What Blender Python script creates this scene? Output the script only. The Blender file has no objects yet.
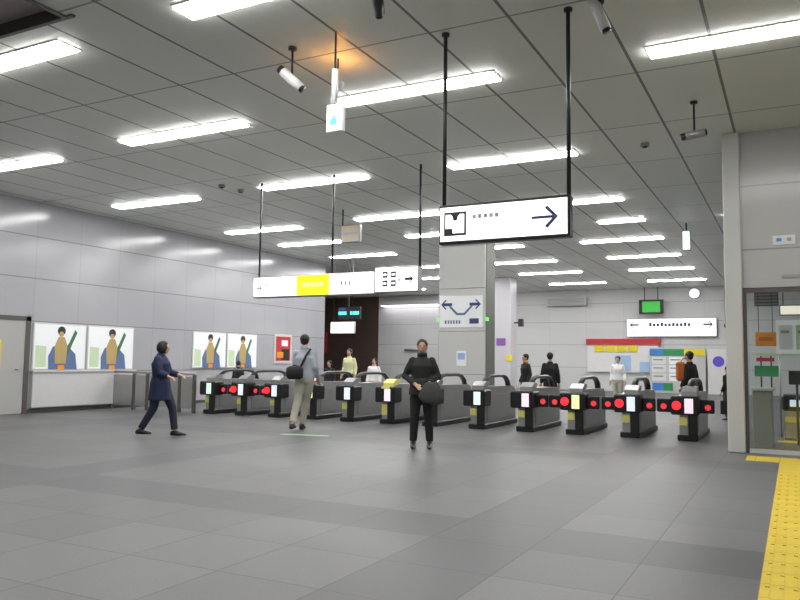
import bpy, math, random
from mathutils import Vector, Matrix
random.seed(7)
C = bpy.context.scene.collection
PI = math.pi

# ------------------------------------------------------------------ materials
MATS = {}
def mat(name, col, rough=.5, metal=0, spec=.5, emit=0, noise=0, nscale=8):
    if name in MATS: return MATS[name]
    m = bpy.data.materials.new(name); m.use_nodes = True
    nt = m.node_tree; b = nt.nodes['Principled BSDF']
    b.inputs['Base Color'].default_value = (*col, 1)
    b.inputs['Roughness'].default_value = rough
    b.inputs['Metallic'].default_value = metal
    b.inputs['Specular IOR Level'].default_value = spec
    if emit:
        b.inputs['Emission Color'].default_value = (*col, 1)
        b.inputs['Emission Strength'].default_value = emit
    if noise:
        tc = nt.nodes.new('ShaderNodeTexCoord'); n = nt.nodes.new('ShaderNodeTexNoise')
        n.inputs['Scale'].default_value = nscale; n.inputs['Detail'].default_value = 4
        mx = nt.nodes.new('ShaderNodeMix'); mx.data_type = 'RGBA'
        mx.inputs[6].default_value = (*[c*(1-noise) for c in col], 1)
        mx.inputs[7].default_value = (*[min(1, c*(1+noise)) for c in col], 1)
        nt.links.new(tc.outputs['Object'], n.inputs['Vector'])
        nt.links.new(n.outputs['Fac'], mx.inputs[0]); nt.links.new(mx.outputs[2], b.inputs['Base Color'])
    MATS[name] = m
    return m

class NG:
    """tiny node-graph helper"""
    def __init__(s, m): s.nt = m.node_tree; s.N = s.nt.nodes; s.L = s.nt.links
    def math(s, op, a, b=None, c=None):
        n = s.N.new('ShaderNodeMath'); n.operation = op
        for i, v in enumerate((a, b, c)):
            if v is None: continue
            if isinstance(v, (int, float)): n.inputs[i].default_value = v
            else: s.L.new(v, n.inputs[i])
        return n.outputs[0]
    def line(s, coord, period, off, w):      # 1 on a thin joint line
        t = s.math('FRACT', s.math('DIVIDE', s.math('SUBTRACT', coord, off - w/2), period))
        return s.math('LESS_THAN', t, w/period)
    def mix(s, f, a, b):
        n = s.N.new('ShaderNodeMix'); n.data_type = 'RGBA'
        if isinstance(f, (int, float)): n.inputs[0].default_value = f
        else: s.L.new(f, n.inputs[0])
        for i, v in ((6, a), (7, b)):
            if isinstance(v, tuple): n.inputs[i].default_value = (*v, 1)
            else: s.L.new(v, n.inputs[i])
        return n.outputs[2]
    def noise(s, vec, scale, detail=3):
        n = s.N.new('ShaderNodeTexNoise'); n.inputs['Scale'].default_value = scale
        n.inputs['Detail'].default_value = detail; s.L.new(vec, n.inputs['Vector']); return n.outputs['Fac']

def ceiling_mat():
    m = mat('ceiling_panel', (.2, .2, .19), .42); g = NG(m); b = g.N['Principled BSDF']
    tc = g.N.new('ShaderNodeTexCoord').outputs['Object']
    sp = g.N.new('ShaderNodeSeparateXYZ'); g.L.new(tc, sp.inputs[0])
    x, y = sp.outputs[0], sp.outputs[1]
    lx = g.line(x, .905, -.73, .035); ly = g.line(y, 2.13, 5.05, .03)
    lines = g.math('MAXIMUM', lx, g.math('MULTIPLY', ly, .75))
    # each panel a touch different
    cx = g.math('FLOOR', g.math('DIVIDE', g.math('SUBTRACT', x, -.73), .905))
    cy = g.math('FLOOR', g.math('DIVIDE', g.math('SUBTRACT', y, 5.05), 2.13))
    cb = g.N.new('ShaderNodeCombineXYZ'); g.L.new(cx, cb.inputs[0]); g.L.new(cy, cb.inputs[1])
    wn = g.N.new('ShaderNodeTexWhiteNoise'); g.L.new(cb.outputs[0], wn.inputs['Vector'])
    base = g.mix(wn.outputs['Value'], (.75, .775, .71), (.79, .81, .75))
    col = g.mix(lines, base, (.17, .17, .16))
    g.L.new(col, b.inputs['Base Color'])
    return m

def floor_mat():
    m = mat('granite_floor', (.3, .3, .3), .42); g = NG(m); b = g.N['Principled BSDF']
    tc = g.N.new('ShaderNodeTexCoord').outputs['Object']
    sp = g.N.new('ShaderNodeSeparateXYZ'); g.L.new(tc, sp.inputs[0])
    x, y = sp.outputs[0], sp.outputs[1]
    T, P = .75, 5.25
    fx = g.math('FRACT', g.math('DIVIDE', g.math('SUBTRACT', x, -2.43), P))
    fy = g.math('FRACT', g.math('DIVIDE', g.math('SUBTRACT', y, 5.2), P))
    band = g.math('MAXIMUM', g.math('LESS_THAN', fx, T/P), g.math('LESS_THAN', fy, T/P))
    cx = g.math('FLOOR', g.math('DIVIDE', g.math('SUBTRACT', x, -2.43), T))
    cy = g.math('FLOOR', g.math('DIVIDE', g.math('SUBTRACT', y, 5.2), T))
    cb = g.N.new('ShaderNodeCombineXYZ'); g.L.new(cx, cb.inputs[0]); g.L.new(cy, cb.inputs[1])
    wn = g.N.new('ShaderNodeTexWhiteNoise'); g.L.new(cb.outputs[0], wn.inputs['Vector'])
    light = g.mix(wn.outputs['Value'], (.132, .132, .136), (.156, .156, .158))
    dark = g.mix(wn.outputs['Value'], (.1, .1, .106), (.113, .112, .119))
    col = g.mix(band, light, dark)
    sp2 = g.noise(tc, 90, 2); col = g.mix(g.math('MULTIPLY', g.math('GREATER_THAN', sp2, .56), .22), col, (.06, .06, .07))
    sp3 = g.noise(tc, 1.3, 4); col = g.mix(g.math('MULTIPLY', sp3, .22), col, (.13, .13, .135))
    j = g.math('MAXIMUM', g.line(x, T, -2.43, .009), g.line(y, T, 5.2, .009))
    col = g.mix(g.math('MULTIPLY', j, .75), col, (.05, .05, .05))
    g.L.new(col, b.inputs['Base Color'])
    b.inputs['Specular IOR Level'].default_value = .2
    return m

def wall_mat(name, base, ax, pu, ou, zs, rough):
    """glossy enamel panels; ax: 0 joints along x, 1 along y; zs heights of level joints"""
    m = mat(name, base, rough); g = NG(m); b = g.N['Principled BSDF']
    tc = g.N.new('ShaderNodeTexCoord').outputs['Object']
    sp = g.N.new('ShaderNodeSeparateXYZ'); g.L.new(tc, sp.inputs[0])
    u, z = sp.outputs[ax], sp.outputs[2]
    lines = g.math('MULTIPLY', g.line(u, pu, ou, .012), .5)
    for zz in zs:
        lines = g.math('MAXIMUM', lines, g.math('LESS_THAN', g.math('ABSOLUTE', g.math('SUBTRACT', z, zz)), .012))
    cu = g.math('FLOOR', g.math('DIVIDE', g.math('SUBTRACT', u, ou), pu))
    cz = g.math('FLOOR', g.math('DIVIDE', z, 1.0))
    cb = g.N.new('ShaderNodeCombineXYZ'); g.L.new(cu, cb.inputs[0]); g.L.new(cz, cb.inputs[2])
    wn = g.N.new('ShaderNodeTexWhiteNoise'); g.L.new(cb.outputs[0], wn.inputs['Vector'])
    c = g.mix(wn.outputs['Value'], tuple(v*.97 for v in base), tuple(v*1.02 for v in base))
    c = g.mix(g.math('MULTIPLY', lines, .7), c, tuple(v*.4 for v in base))
    g.L.new(c, b.inputs['Base Color'])
    return m

def tactile_mat():
    m = mat('tactile_yellow', (.72, .52, .03), .6); g = NG(m); b = g.N['Principled BSDF']
    tc = g.N.new('ShaderNodeTexCoord').outputs['Object']
    sp = g.N.new('ShaderNodeSeparateXYZ'); g.L.new(tc, sp.inputs[0])
    j = g.math('MAXIMUM', g.line(sp.outputs[0], .3, -.22, .008), g.line(sp.outputs[1], .3, 0, .008))
    n = g.noise(tc, 6, 4)
    c = g.mix(n, (.62, .44, .03), (.8, .6, .04)); c = g.mix(j, c, (.35, .26, .03))
    g.L.new(c, b.inputs['Base Color']); return m

def glass_mat():
    m = bpy.data.materials.new('clear_glass'); m.use_nodes = True; nt = m.node_tree
    nt.nodes.remove(nt.nodes['Principled BSDF']); o = nt.nodes['Material Output']
    t = nt.nodes.new('ShaderNodeBsdfTransparent'); t.inputs[0].default_value = (.93, .96, .95, 1)
    gl = nt.nodes.new('ShaderNodeBsdfGlossy'); gl.inputs['Roughness'].default_value = .02
    mx = nt.nodes.new('ShaderNodeMixShader'); mx.inputs[0].default_value = .07
    nt.links.new(t.outputs[0], mx.inputs[1]); nt.links.new(gl.outputs[0], mx.inputs[2]); nt.links.new(mx.outputs[0], o.inputs[0])
    return m

M = dict(
    ceil=ceiling_mat(), floor=floor_mat(), tactile=tactile_mat(), glass=glass_mat(),
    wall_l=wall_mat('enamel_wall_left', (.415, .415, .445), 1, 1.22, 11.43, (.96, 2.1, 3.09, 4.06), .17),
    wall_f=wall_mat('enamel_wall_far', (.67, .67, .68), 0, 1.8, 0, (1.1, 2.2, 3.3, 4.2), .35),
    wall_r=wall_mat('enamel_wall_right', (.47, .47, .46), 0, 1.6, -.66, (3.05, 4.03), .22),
    wall_b=mat('back_wall_paint', (.55, .55, .55), .6, noise=.04),
    brown=mat('brown_wall', (.1, .065, .055), .6, noise=.2),
    trim=mat('light_trim', (.6, .6, .58), .35), frame=mat('dark_frame', (.1, .09, .085), .4),
    kick=mat('kick_dark', (.07, .07, .07), .6), panel=mat('lower_panel', (.6, .6, .6), .3, noise=.03),
    door=mat('door_paint', (.42, .42, .41), .45, noise=.03),
    tray=mat('lamp_tray', (.75, .75, .75), .4), tube=mat('fluorescent_tube', (1, .99, .97), .4, emit=35),
    white=mat('white_plastic', (.8, .8, .8), .4), signw=mat('sign_face_lit', (1, .985, .99), .4, emit=1.1),
    signy=mat('sign_yellow_lit', (1, .88, .02), .4, emit=.75), signp=mat('sign_pale_yellow', (1, .93, .35), .4, emit=.8),
    ink=mat('ink_black', (.02, .02, .03), .5), navyink=mat('ink_navy', (.04, .06, .2), .5), paleink=mat('ink_pale', (.55, .5, .52), .5),
    black=mat('black_plastic', (.012, .012, .013), .35), blackm=mat('black_matte', (.02, .02, .02), .7),
    silver=mat('brushed_steel', (.42, .42, .42), .38, metal=.7, noise=.12, nscale=3), silverd=mat('grey_steel', (.3, .3, .31), .4, metal=.5, noise=.1),
    rod=mat('rod_dark', (.03, .03, .035), .4, metal=.4),
    red=mat('red_lamp', (1, .02, .03), .4, emit=1.5), redd=mat('red_dim_lamp', (.9, .05, .07), .4, emit=.5),
    disp=mat('display_pale', (.8, .9, 1), .3, emit=.45), dispy=mat('display_yellow', (1, 1, .5), .3, emit=.45),
    dispp=mat('display_pink', (1, .82, .95), .3, emit=.45), dispg=mat('display_green', (.75, 1, .9), .3, emit=.45),
    ysticker=mat('yellow_sticker', (.72, .68, .2), .5), yellow=mat('yellow_paint', (.85, .68, .03), .5),
    green=mat('green_paint', (.03, .3, .1), .5), greenled=mat('green_led', (.15, .7, .12), .4, emit=.8),
    greenfloor=mat('green_floor_mark', (.25, .42, .25), .6),
    exitg=mat('exit_green_lit', (.05, .5, .06), .4, emit=.35), teal=mat('exit_teal_lit', (.1, .75, .65), .4, emit=.7),
    blue=mat('blue_print', (.06, .25, .65), .5), bluep=mat('pale_blue_print', (.4, .58, .85), .5), orange=mat('orange_print', (.85, .3, .02), .5),
    redp=mat('red_print', (.55, .03, .04), .5), tan=mat('tan_print', (.5, .36, .14), .5), paper=mat('poster_paper', (.83, .85, .87), .4, emit=.12),
    palegreen=mat('pale_green_print', (.6, .75, .5), .5), bluegrey=mat('bluegrey_print', (.11, .17, .34), .5), darkgreen=mat('dark_green_print', (.05, .16, .08), .5),
    beige=mat('beige_panel', (.7, .6, .48), .5), greybox=mat('grey_cabinet', (.33, .32, .28), .5), purple=mat('purple_print', (.25, .1, .4), .5),
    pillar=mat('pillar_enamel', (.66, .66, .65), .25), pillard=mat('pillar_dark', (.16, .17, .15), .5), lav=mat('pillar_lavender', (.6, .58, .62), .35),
    skin=mat('skin', (.55, .33, .22), .55), hair=mat('black_hair', (.012, .01, .01), .55), eye=mat('eye_dark', (.02, .015, .01), .3),
    lip=mat('lips', (.4, .16, .13), .5), warm=mat('added_glow_bulb', (1, .42, .08), .4, emit=200), recess=mat('recess_panel', (.42, .36, .35), .5),
)

# ------------------------------------------------------------------ mesh builder
class MB:
    def __init__(s): s.v = []; s.f = []; s.m = []; s.sm = []; s.mats = []
    def mi(s, m):
        if m not in s.mats: s.mats.append(m)
        return s.mats.index(m)
    def add(s, vs, fs, m, smooth=False):
        o = len(s.v); s.v += [tuple(v) for v in vs]; k = s.mi(m)
        for f in fs: s.f.append([i+o for i in f]); s.m.append(k); s.sm.append(smooth)
        return s
    def box(s, x0, x1, y0, y1, z0, z1, m, b=0):
        if b <= 0:
            vs = [(x, y, z) for x in (x0, x1) for y in (y0, y1) for z in (z0, z1)]
            return s.add(vs, [(0, 1, 3, 2), (4, 6, 7, 5), (0, 4, 5, 1), (2, 3, 7, 6), (0, 2, 6, 4), (1, 5, 7, 3)], m)
        b = min(b, (x1-x0)/2.2, (y1-y0)/2.2, (z1-z0)/2.2)
        vs = []; idx = {}
        X, Y, Z = (x0, x1), (y0, y1), (z0, z1); I = (1, -1)
        for i in (0, 1):
            for j in (0, 1):
                for k in (0, 1):
                    p = (X[i], Y[j], Z[k]); q = (X[i]+I[i]*b, Y[j]+I[j]*b, Z[k]+I[k]*b)
                    for a in range(3):
                        idx[i, j, k, a] = len(vs); r = list(q); r[a] = p[a]; vs.append(tuple(r))
        fs = []
        for a in range(3):
            o1, o2 = [t for t in range(3) if t != a]
            for e in (0, 1):
                c = []
                for (u, w) in ((0, 0), (1, 0), (1, 1), (0, 1)):
                    k = [0, 0, 0]; k[a] = e; k[o1] = u; k[o2] = w; c.append(idx[(*k, a)])
                fs.append(c)
            for u in (0, 1):        # edges along axis a
                for w in (0, 1):
                    k0 = [0, 0, 0]; k0[o1] = u; k0[o2] = w; k1 = list(k0); k1[a] = 1
                    fs.append([idx[(*k0, o1)], idx[(*k1, o1)], idx[(*k1, o2)], idx[(*k0, o2)]])
        for i in (0, 1):
            for j in (0, 1):
                for k in (0, 1): fs.append([idx[i, j, k, 0], idx[i, j, k, 1], idx[i, j, k, 2]])
        return s.add(vs, fs, m)
    def prism(s, pts, a, lo, hi, m):
        """closed outline pts in the two axes other than a, extruded from lo to hi along a"""
        n = len(pts)
        def P(p, t):
            return {0: (t, p[0], p[1]), 1: (p[0], t, p[1]), 2: (p[0], p[1], t)}[a]
        vs = [P(p, lo) for p in pts] + [P(p, hi) for p in pts]
        fs = [list(range(n)), list(range(2*n-1, n-1, -1))] + [[i, (i+1) % n, n+(i+1) % n, n+i] for i in range(n)]
        return s.add(vs, fs, m)
    def tube(s, pts, r, m, n=10, cap=True, smooth=True, r2=None):
        """loft of circles/ellipses through pts; r a number, a list, or a list of (rx, ry)"""
        pts = [Vector(p) for p in pts]; k = len(pts)
        R = r if isinstance(r, list) else [r]*k
        vs = []; ref = None
        for i, p in enumerate(pts):
            d = (pts[min(i+1, k-1)] - pts[max(i-1, 0)]).normalized()
            if ref is None:
                ref = Vector((1, 0, 0)) if abs(d.x) < .9 else Vector((0, 1, 0))
            u = (ref - d*ref.dot(d)).normalized(); w = d.cross(u); ref = u
            rr = R[i] if isinstance(R[i], tuple) else (R[i], R[i])
            for j in range(n):
                t = 2*PI*j/n; vs.append(p + u*(math.cos(t)*rr[0]) + w*(math.sin(t)*rr[1]))
        fs = [[i*n+j, i*n+(j+1) % n, (i+1)*n+(j+1) % n, (i+1)*n+j] for i in range(k-1) for j in range(n)]
        if cap: fs += [list(range(n-1, -1, -1)), [(k-1)*n+j for j in range(n)]]
        return s.add(vs, fs, m, smooth)
    def ball(s, c, r, m, n=14, k=9):
        r = r if isinstance(r, tuple) else (r, r, r)
        vs = [(c[0], c[1], c[2]-r[2])]
        for i in range(1, k):
            t = PI*i/k - PI/2
            for j in range(n):
                a = 2*PI*j/n; vs.append((c[0]+r[0]*math.cos(t)*math.cos(a), c[1]+r[1]*math.cos(t)*math.sin(a), c[2]+r[2]*math.sin(t)))
        vs.append((c[0], c[1], c[2]+r[2])); N = len(vs)-1
        fs = [[0, 1+(j+1) % n, 1+j] for j in range(n)]
        for i in range(k-2):
            a = 1+i*n
            fs += [[a+j, a+(j+1) % n, a+n+(j+1) % n, a+n+j] for j in range(n)]
        a = 1+(k-2)*n; fs += [[a+j, a+(j+1) % n, N] for j in range(n)]
        return s.add(vs, fs, m, True)
    def build(s, name, parent=None, loc=None, remesh=0, smoothit=0):
        me = bpy.data.meshes.new(name); me.from_pydata(s.v, [], s.f)
        for mm in s.mats: me.materials.append(mm)
        me.polygons.foreach_set('material_index', s.m); me.polygons.foreach_set('use_smooth', s.sm)
        me.update()
        o = bpy.data.objects.new(name, me); C.objects.link(o)
        if remesh:
            r = o.modifiers.new('r', 'REMESH'); r.mode = 'VOXEL'; r.voxel_size = remesh; r.use_smooth_shade = True
            if smoothit:
                q = o.modifiers.new('s', 'SMOOTH'); q.iterations = smoothit; q.factor = .5
            dg = bpy.context.evaluated_depsgraph_get(); dg.update()
            nm = bpy.data.meshes.new_from_object(o.evaluated_get(dg))
            o.modifiers.clear(); o.data = nm; nm.name = name
            nm.materials.clear(); nm.materials.append(s.mats[0])
        if parent: o.parent = parent
        if loc: o.location = loc
        return o

def tag(o, label=None, cat=None, group=None, kind=None):
    if label: o['label'] = label
    if cat: o['category'] = cat
    if group: o['group'] = group
    if kind: o['kind'] = kind
    return o
def thing(name, label, cat, loc=(0, 0, 0), rz=0, group=None):
    o = bpy.data.objects.new(name, None); C.objects.link(o); o.location = loc; o.rotation_euler = (0, 0, rz)
    o.empty_display_size = .1
    return tag(o, label, cat, group)
def struct(name, mb): return tag(mb.build(name), kind='structure')
def dup(root, loc, label=None):
    r = root.copy(); C.objects.link(r); r.location = loc
    if label: r['label'] = label
    for ch in list(root.children):
        c = ch.copy(); C.objects.link(c); c.parent = r
        for g in list(ch.children):
            d = g.copy(); C.objects.link(d); d.parent = c
    return r

CH = 4.87
# ------------------------------------------------------------------ the setting
struct('floor', MB().box(-27.2, 8.2, -8.2, 37, -.15, 0, M['floor']))
cb = MB()
cb.box(-27.2, 8.2, 5.17, 37, CH, CH+.15, M['ceil']).box(-6.72, 8.2, -8.2, 5.17, CH, CH+.15, M['ceil'])
struct('ceiling', cb)
# raised darker ceiling bay in the near left corner
rb = MB().box(-15.7, -6.72, -8.2, 5.17, CH+.12, CH+.3, M['recess'])
rb.box(-15.7, -6.6, 5.13, 5.18, CH-.02, CH+.12, M['frame']).box(-6.75, -6.69, -8.2, 5.13, CH-.02, CH+.12, M['frame'])
struct('trim_1', rb)
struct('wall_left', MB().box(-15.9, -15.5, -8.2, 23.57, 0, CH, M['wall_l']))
struct('wall_left_end', MB().box(-27.2, -15.9, 23.17, 23.57, 0, CH, M['wall_f']))
struct('wall_left_far', MB().box(-27.4, -27.2, 23.17, 37, 0, CH, M['brown']))
struct('wall_far', MB().box(-20.6, 8.2, 36.8, 37, 0, CH, M['wall_f']).box(-27.2, -20.6, 36.8, 37, 0, CH, M['brown']))
struct('wall_back', MB().box(-15.5, 8.2, -8.4, -8.2, 0, CH, M['wall_b']))
struct('wall_side', MB().box(8.2, 8.4, -8.4, 37, 0, CH, M['wall_b']))
# right wall above the office window, with its pier
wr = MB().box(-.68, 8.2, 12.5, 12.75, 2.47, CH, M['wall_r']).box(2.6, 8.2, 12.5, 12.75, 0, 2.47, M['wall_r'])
struct('wall_right', wr)
struct('trim_2', MB().box(-.92, -.68, 12.42, 13.15, 0, CH, M['trim'], .012))
# office window: frame and pane
w = MB().box(-.68, -.63, 12.52, 12.62, 0, 2.47, M['frame']).box(-.63, 2.6, 12.52, 12.62, 2.4, 2.47, M['frame'])
w.box(-.63, 2.6, 12.52, 12.62, 0, .06, M['trim']).box(.62, .67, 12.52, 12.62, .06, 2.4, M['frame']).box(1.9, 1.95, 12.52, 12.62, .06, 2.4, M['frame'])
wf = tag(w.build('window_1'), kind='structure')
MB().box(-.63, 2.6, 12.56, 12.57, .06, 2.4, M['glass']).build('pane', wf)
# baseboard below the near poster wall
struct('baseboard_left', MB().box(-15.5, -15.485, 11.38, 14.5, 0, .09, M['kick']).box(-15.5, -15.485, 14.6, 23.5, 0, .08, M['kick']))
# door in the left wall
d = MB().box(-15.5, -15.46, 11.24, 11.36, 0, 2.2, M['frame']).box(-15.5, -15.46, 10.0, 11.36, 2.1, 2.2, M['frame']).box(-15.5, -15.46, 9.9, 10.0, 0, 2.2, M['frame'])
dr = tag(d.build('door_1'), kind='structure')
MB().box(-15.5, -15.475, 10.0, 11.24, .01, 2.1, M['door']).build('door_leaf', dr)
MB().tube([(-15.43, 11.1, 1.0), (-15.43, 11.0, 1.0)], .012, M['silver']).tube([(-15.475, 11.1, 1.0), (-15.43, 11.1, 1.0)], .012, M['silver']).build('door_handle', dr)
y0 = MB().box(-15.474, -15.466, 10.35, 10.66, .2, 1.65, M['yellow']).box(-15.466, -15.464, 10.4, 10.61, 1.25, 1.55, M['palegreen'])
tag(y0.build('door_notice'), 'tall yellow notice on the grey door at the left edge', 'notice')
# cabinet fronts under the near posters
lp = thing('wall_bench_panel', 'pale grey boxed panel under the near poster pair', 'panel', (-15.5, 12.93, 0))
MB().box(0, .1, -1.5, 1.5, .12, .95, M['panel'], .01).build('front_panel', lp)
MB().box(0, .13, -1.53, 1.53, .93, .975, M['trim'], .006).build('ledge', lp)

# ------------------------------------------------------------------ yellow tactile paving
tp = MB().box(-.22, .38, -6, 11.5, 0, .004, M['tactile']).box(-.64, 2.2, 11.5, 12.1, 0, .004, M['tactile'])
for i in range(-5, 24):                      # raised bars near the camera
    for k in range(8):
        yy = 3.2+i*.3
        if 2.5 < yy < 11.4: tp.box(-.19+k*.075, -.165+k*.075, yy+.03, yy+.27, .004, .009, M['tactile'])
tag(tp.build('tactile_paving'), 'yellow tactile paving strip running across the floor at the right', 'tactile paving')
tag(MB().box(-.3, .5, 12.9, 13.2, 0, .004, M['tactile']).build('tactile_paving'), 'nearer short yellow tactile strip behind the office window glass', 'tactile paving')
tag(MB().box(-.3, .5, 14.5, 14.85, 0, .004, M['tactile']).build('tactile_paving'), 'farther short yellow tactile strip behind the office window glass', 'tactile paving')
gm = MB().prism([(-7.95, 10.75), (-7.1, 10.95), (-7.15, 11.1), (-8.0, 10.9)], 2, 0, .003, M['greenfloor'])
tag(gm.build('floor_marking'), 'faint green floor mark in front of the gates behind the bag carrier', 'floor marking')

# ------------------------------------------------------------------ ceiling lights
ORD = ['first', 'second', 'third', 'fourth', 'fifth', 'sixth', 'seventh', 'eighth', 'ninth']
def lamp_proto(L, label):
    t = thing('ceiling_light', label, 'ceiling light', group='fluorescent ceiling lights')
    h = L/2-.09
    f = MB().prism([(-.175, 0), (-.17, -.012), (.17, -.012), (.175, 0)], 0, -h-.02, h+.02, M['tray'])
    f.build('housing', t)
    d = MB().prism([(-.15, -.012), (-.14, -.03), (.14, -.03), (.15, -.012)], 0, -h, h, M['tube'])
    d.build('diffuser', t)
    return t
protos = {}
def lamp(x0, x1, y, label):
    L = round(x1-x0, 2); x = (x0+x1)/2
    if L not in protos:
        protos[L] = lamp_proto(L, label); protos[L].location = (x, y, CH)
    else: dup(protos[L], (x, y, CH), label)
bands = {'leftmost': (-14.3, -11.65, [8.94, 12.55, 16.55, 19.05, 22.0, 25.6, 29.2, 33.4]),
         'second': (-9.87, -7.22, [5.66, 8.76, 12.42, 16.27, 19.1, 22.0, 25.65, 29.15, 33.4]),
         'third': (-5.6, -3.12, [5.62, 8.64, 12.46, 16.42, 22.05, 25.65, 29.4, 33.5]),
         'rightmost': (-1.48, 1.0, [8.74])}
for bn, (x0, x1, ys) in bands.items():
    for i, y in enumerate(ys):
        lamp(x0, x1, y, f'long white fluorescent ceiling light, {ORD[i]} from the camera in the {bn} column')
for i, y in enumerate((29.2, 33.4)):  # mostly hidden lights added to brighten the left end of the far wall
    lamp(-18.7, -16.05, y, f'long white added light brightening the far left corridor bay, {ORD[i]} from the camera there')
lamp(-4.4, -3.12, 19.05, 'short white fluorescent ceiling light behind the right end of the black-framed sign')
lamp(-1.5, -.3, 19.3, 'short white ceiling light just left of the right pier')
for y in (2.0,):
    for x0 in (-5.6, -1.48, 2.6): lamp(x0, x0+2.48, y, 'long white fluorescent ceiling light behind the photographer')
for y in (16.3, 22, 29):
    lamp(2.6, 5.08, y, 'long white fluorescent ceiling light hidden behind the right wall')
lamp(2.6, 5.08, 8.74, 'long white fluorescent ceiling light beyond the right edge')
# strip light at the foot of the far left ceiling
t = thing('strip_light', 'pale strip light at the top of the far wall beyond the yellow sign', 'ceiling light', (-18.4, 36.3, 4.35))
MB().box(-1.9, 1.9, .0, .5, -.02, .2, M['tray']).build('housing', t)
MB().box(-1.8, 1.8, .02, .4, -.07, -.02, mat('strip_dim', (1, .97, 1), .4, emit=3)).build('diffuser', t)

# ------------------------------------------------------------------ hanging signs
def arrow(mb, cx, cz, s, y, m, dirx=1, th=.16):
    """arrow pointing +-x drawn on plane y (thin relief)"""
    t = s*th/2
    D = lambda pts: mb.prism([(cx+dirx*a*s, cz+b*s) for a, b in pts], 1, y-.004, y, m)
    h = th/2
    D([(.5, 0), (.1, .42), (.0, .34), (.32-h*.6, h), (-.5, h), (-.5, -h), (.32-h*.6, -h), (.0, -.34), (.1, -.42)])
def ceil_rod(mb, x, y, ztop, zbot, r=.018):
    mb.tube([(x, y, zbot), (x, y, ztop)], r, M['rod'], 8)

s1 = thing('hanging_sign', 'black-framed lit sign with pictogram at left and a right arrow, hung on two black rods', 'sign', (-2.62, 7.2, 2.74))
MB().box(-.7, .71, 0, .12, -.21, .21, M['black'], .012).build('frame', s1)
f = MB().box(-.675, .685, -.006, .004, -.18, .18, M['signw'])
f.build('sign_face', s1)
g = MB()
g.box(-.63, -.38, -.012, -.006, -.125, .125, M['ink'])
g.box(-.61, -.4, -.016, -.012, -.1, .1, M['signw'])
g.prism([(-.55, .1), (-.45, .1), (-.5, .04)], 1, -.02, -.016, M['ink']).box(-.62, -.53, -.02, -.016, -.11, -.05, M['ink']).ball((-.5, -.014, .06), (.03, .006, .03), M['ink'])
g.build('pictogram', s1)
g = MB(); arrow(g, .46, 0, .27, -.007, M['navyink'], 1, .1); g.build('arrow', s1)
g = MB()
for i in range(5): g.box(-.31+i*.062, -.27+i*.062, -.01, -.006, .04, .085, M['paleink'])
g.build('lettering', s1)
for x, yy in ((-.67, .08), (.68, .08)):
    MB().tube([(x, yy, .2), (x, yy, CH-2.74)], .022, M['rod'], 8).tube([(x, yy, CH-2.74-.03), (x, yy, CH-2.74)], .045, M['rod'], 10).build('rod', s1)

s2 = thing('hanging_sign', 'long thin lit sign with a yellow block, hung above the gates', 'sign', (-8.21, 12, 2.73))
MB().box(-1.41, 1.4, 0, .16, -.215, .21, M['silverd'], .01).build('frame', s2)
MB().box(-1.39, 1.385, -.006, .004, -.19, .19, M['signw']).build('sign_face', s2)
g = MB().box(-.34, .41, -.012, -.006, -.19, .19, M['signy'])
for i in range(5): g.box(-.2+i*.1, -.13+i*.1, -.015, -.012, -.03, .05, M['signp'])
g.build('yellow_panel', s2)
g = MB(); arrow(g, -1.26, -.02, .14, -.007, M['ink'], 1, .12); g.build('arrow', s2)
g = MB()
g.box(-1.08, -1.06, -.01, -.006, -.03, .11, M['paleink'])
for i in range(3): g.box(.66+i*.09, .7+i*.09, -.01, -.006, -.03, .05, M['paleink'])
g.build('lettering', s2)
for x in (-1.34, .4):
    r = MB(); ceil_rod(r, x, .1, CH-2.73, .2, .02); r.build('rod', s2)
s3 = thing('hanging_sign', 'shorter lit sign with black pictograms, butted to the yellow-block sign', 'sign', (-6.36, 12, 2.76))
MB().box(-.44, .45, -.02, .16, -.225, .24, M['silverd'], .01).build('frame', s3)
MB().box(-.43, .435, -.026, -.018, -.205, .22, M['signw']).build('sign_face', s3)
g = MB()
for cx in (-.22, -.05):
    for cz in (.1, -.06):
        g.box(cx-.05, cx+.05, -.034, -.026, cz-.055, cz+.055, M['ink']).box(cx-.03, cx+.03, -.036, -.034, cz-.02, cz+.02, M['signw'])
g.box(.05, .09, -.032, -.026, -.03, .02, M['paleink'])
g.build('pictogram', s3)
g = MB(); arrow(g, .27, .01, .17, -.027, M['ink'], 1, .3); g.build('arrow', s3)
MB().tube([(.42, .1, .22), (.42, .1, CH-2.76)], .024, M['rod'], 8).build('rod', s3)

# small green/white exit sign on a pole, with an added warm lamp beside it
e = thing('exit_sign', 'small white box sign with teal mark hung below the ceiling near the camera', 'sign', (-4.33, 6.72, 3.9))
MB().box(-.105, .105, -.03, .03, -.155, .155, M['white'], .008).build('frame', e)
MB().box(-.09, .09, -.036, -.03, -.14, .14, M['signw']).build('sign_face', e)
MB().box(-.05, .04, -.04, -.036, -.08, -.01, M['teal']).ball((0, -.038, .006), (.022, .004, .022), M['teal']).build('pictogram', e)
MB().tube([(-.02, 0, .15), (-.02, 0, CH-3.9)], .012, M['rod'], 8).tube([(-.02, 0, .17), (-.02, 0, .55)], .035, M['white'], 10).build('pole', e)
wl = thing('added_glow_lamp', 'added orange uplighter cup for the ceiling glow, left of the box sign pole', 'lamp', (-4.72, 7.35, CH))  # added source that casts the orange glow on the ceiling
MB().tube([(0, 0, 0), (0, 0, -.33)], .01, M['rod'], 8).build('stem', wl)
MB().tube([(0, 0, -.36), (0, 0, -.35), (0, 0, -.3)], [.02, .06, .075], M['white'], 16, cap=False).ball((0, 0, -.355), (.05, .05, .01), M['white']).build('cup', wl)
MB().tube([(.03, 0, -.335), (.03, 0, -.315)], .03, M['warm']).build('bulb', wl)
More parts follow.
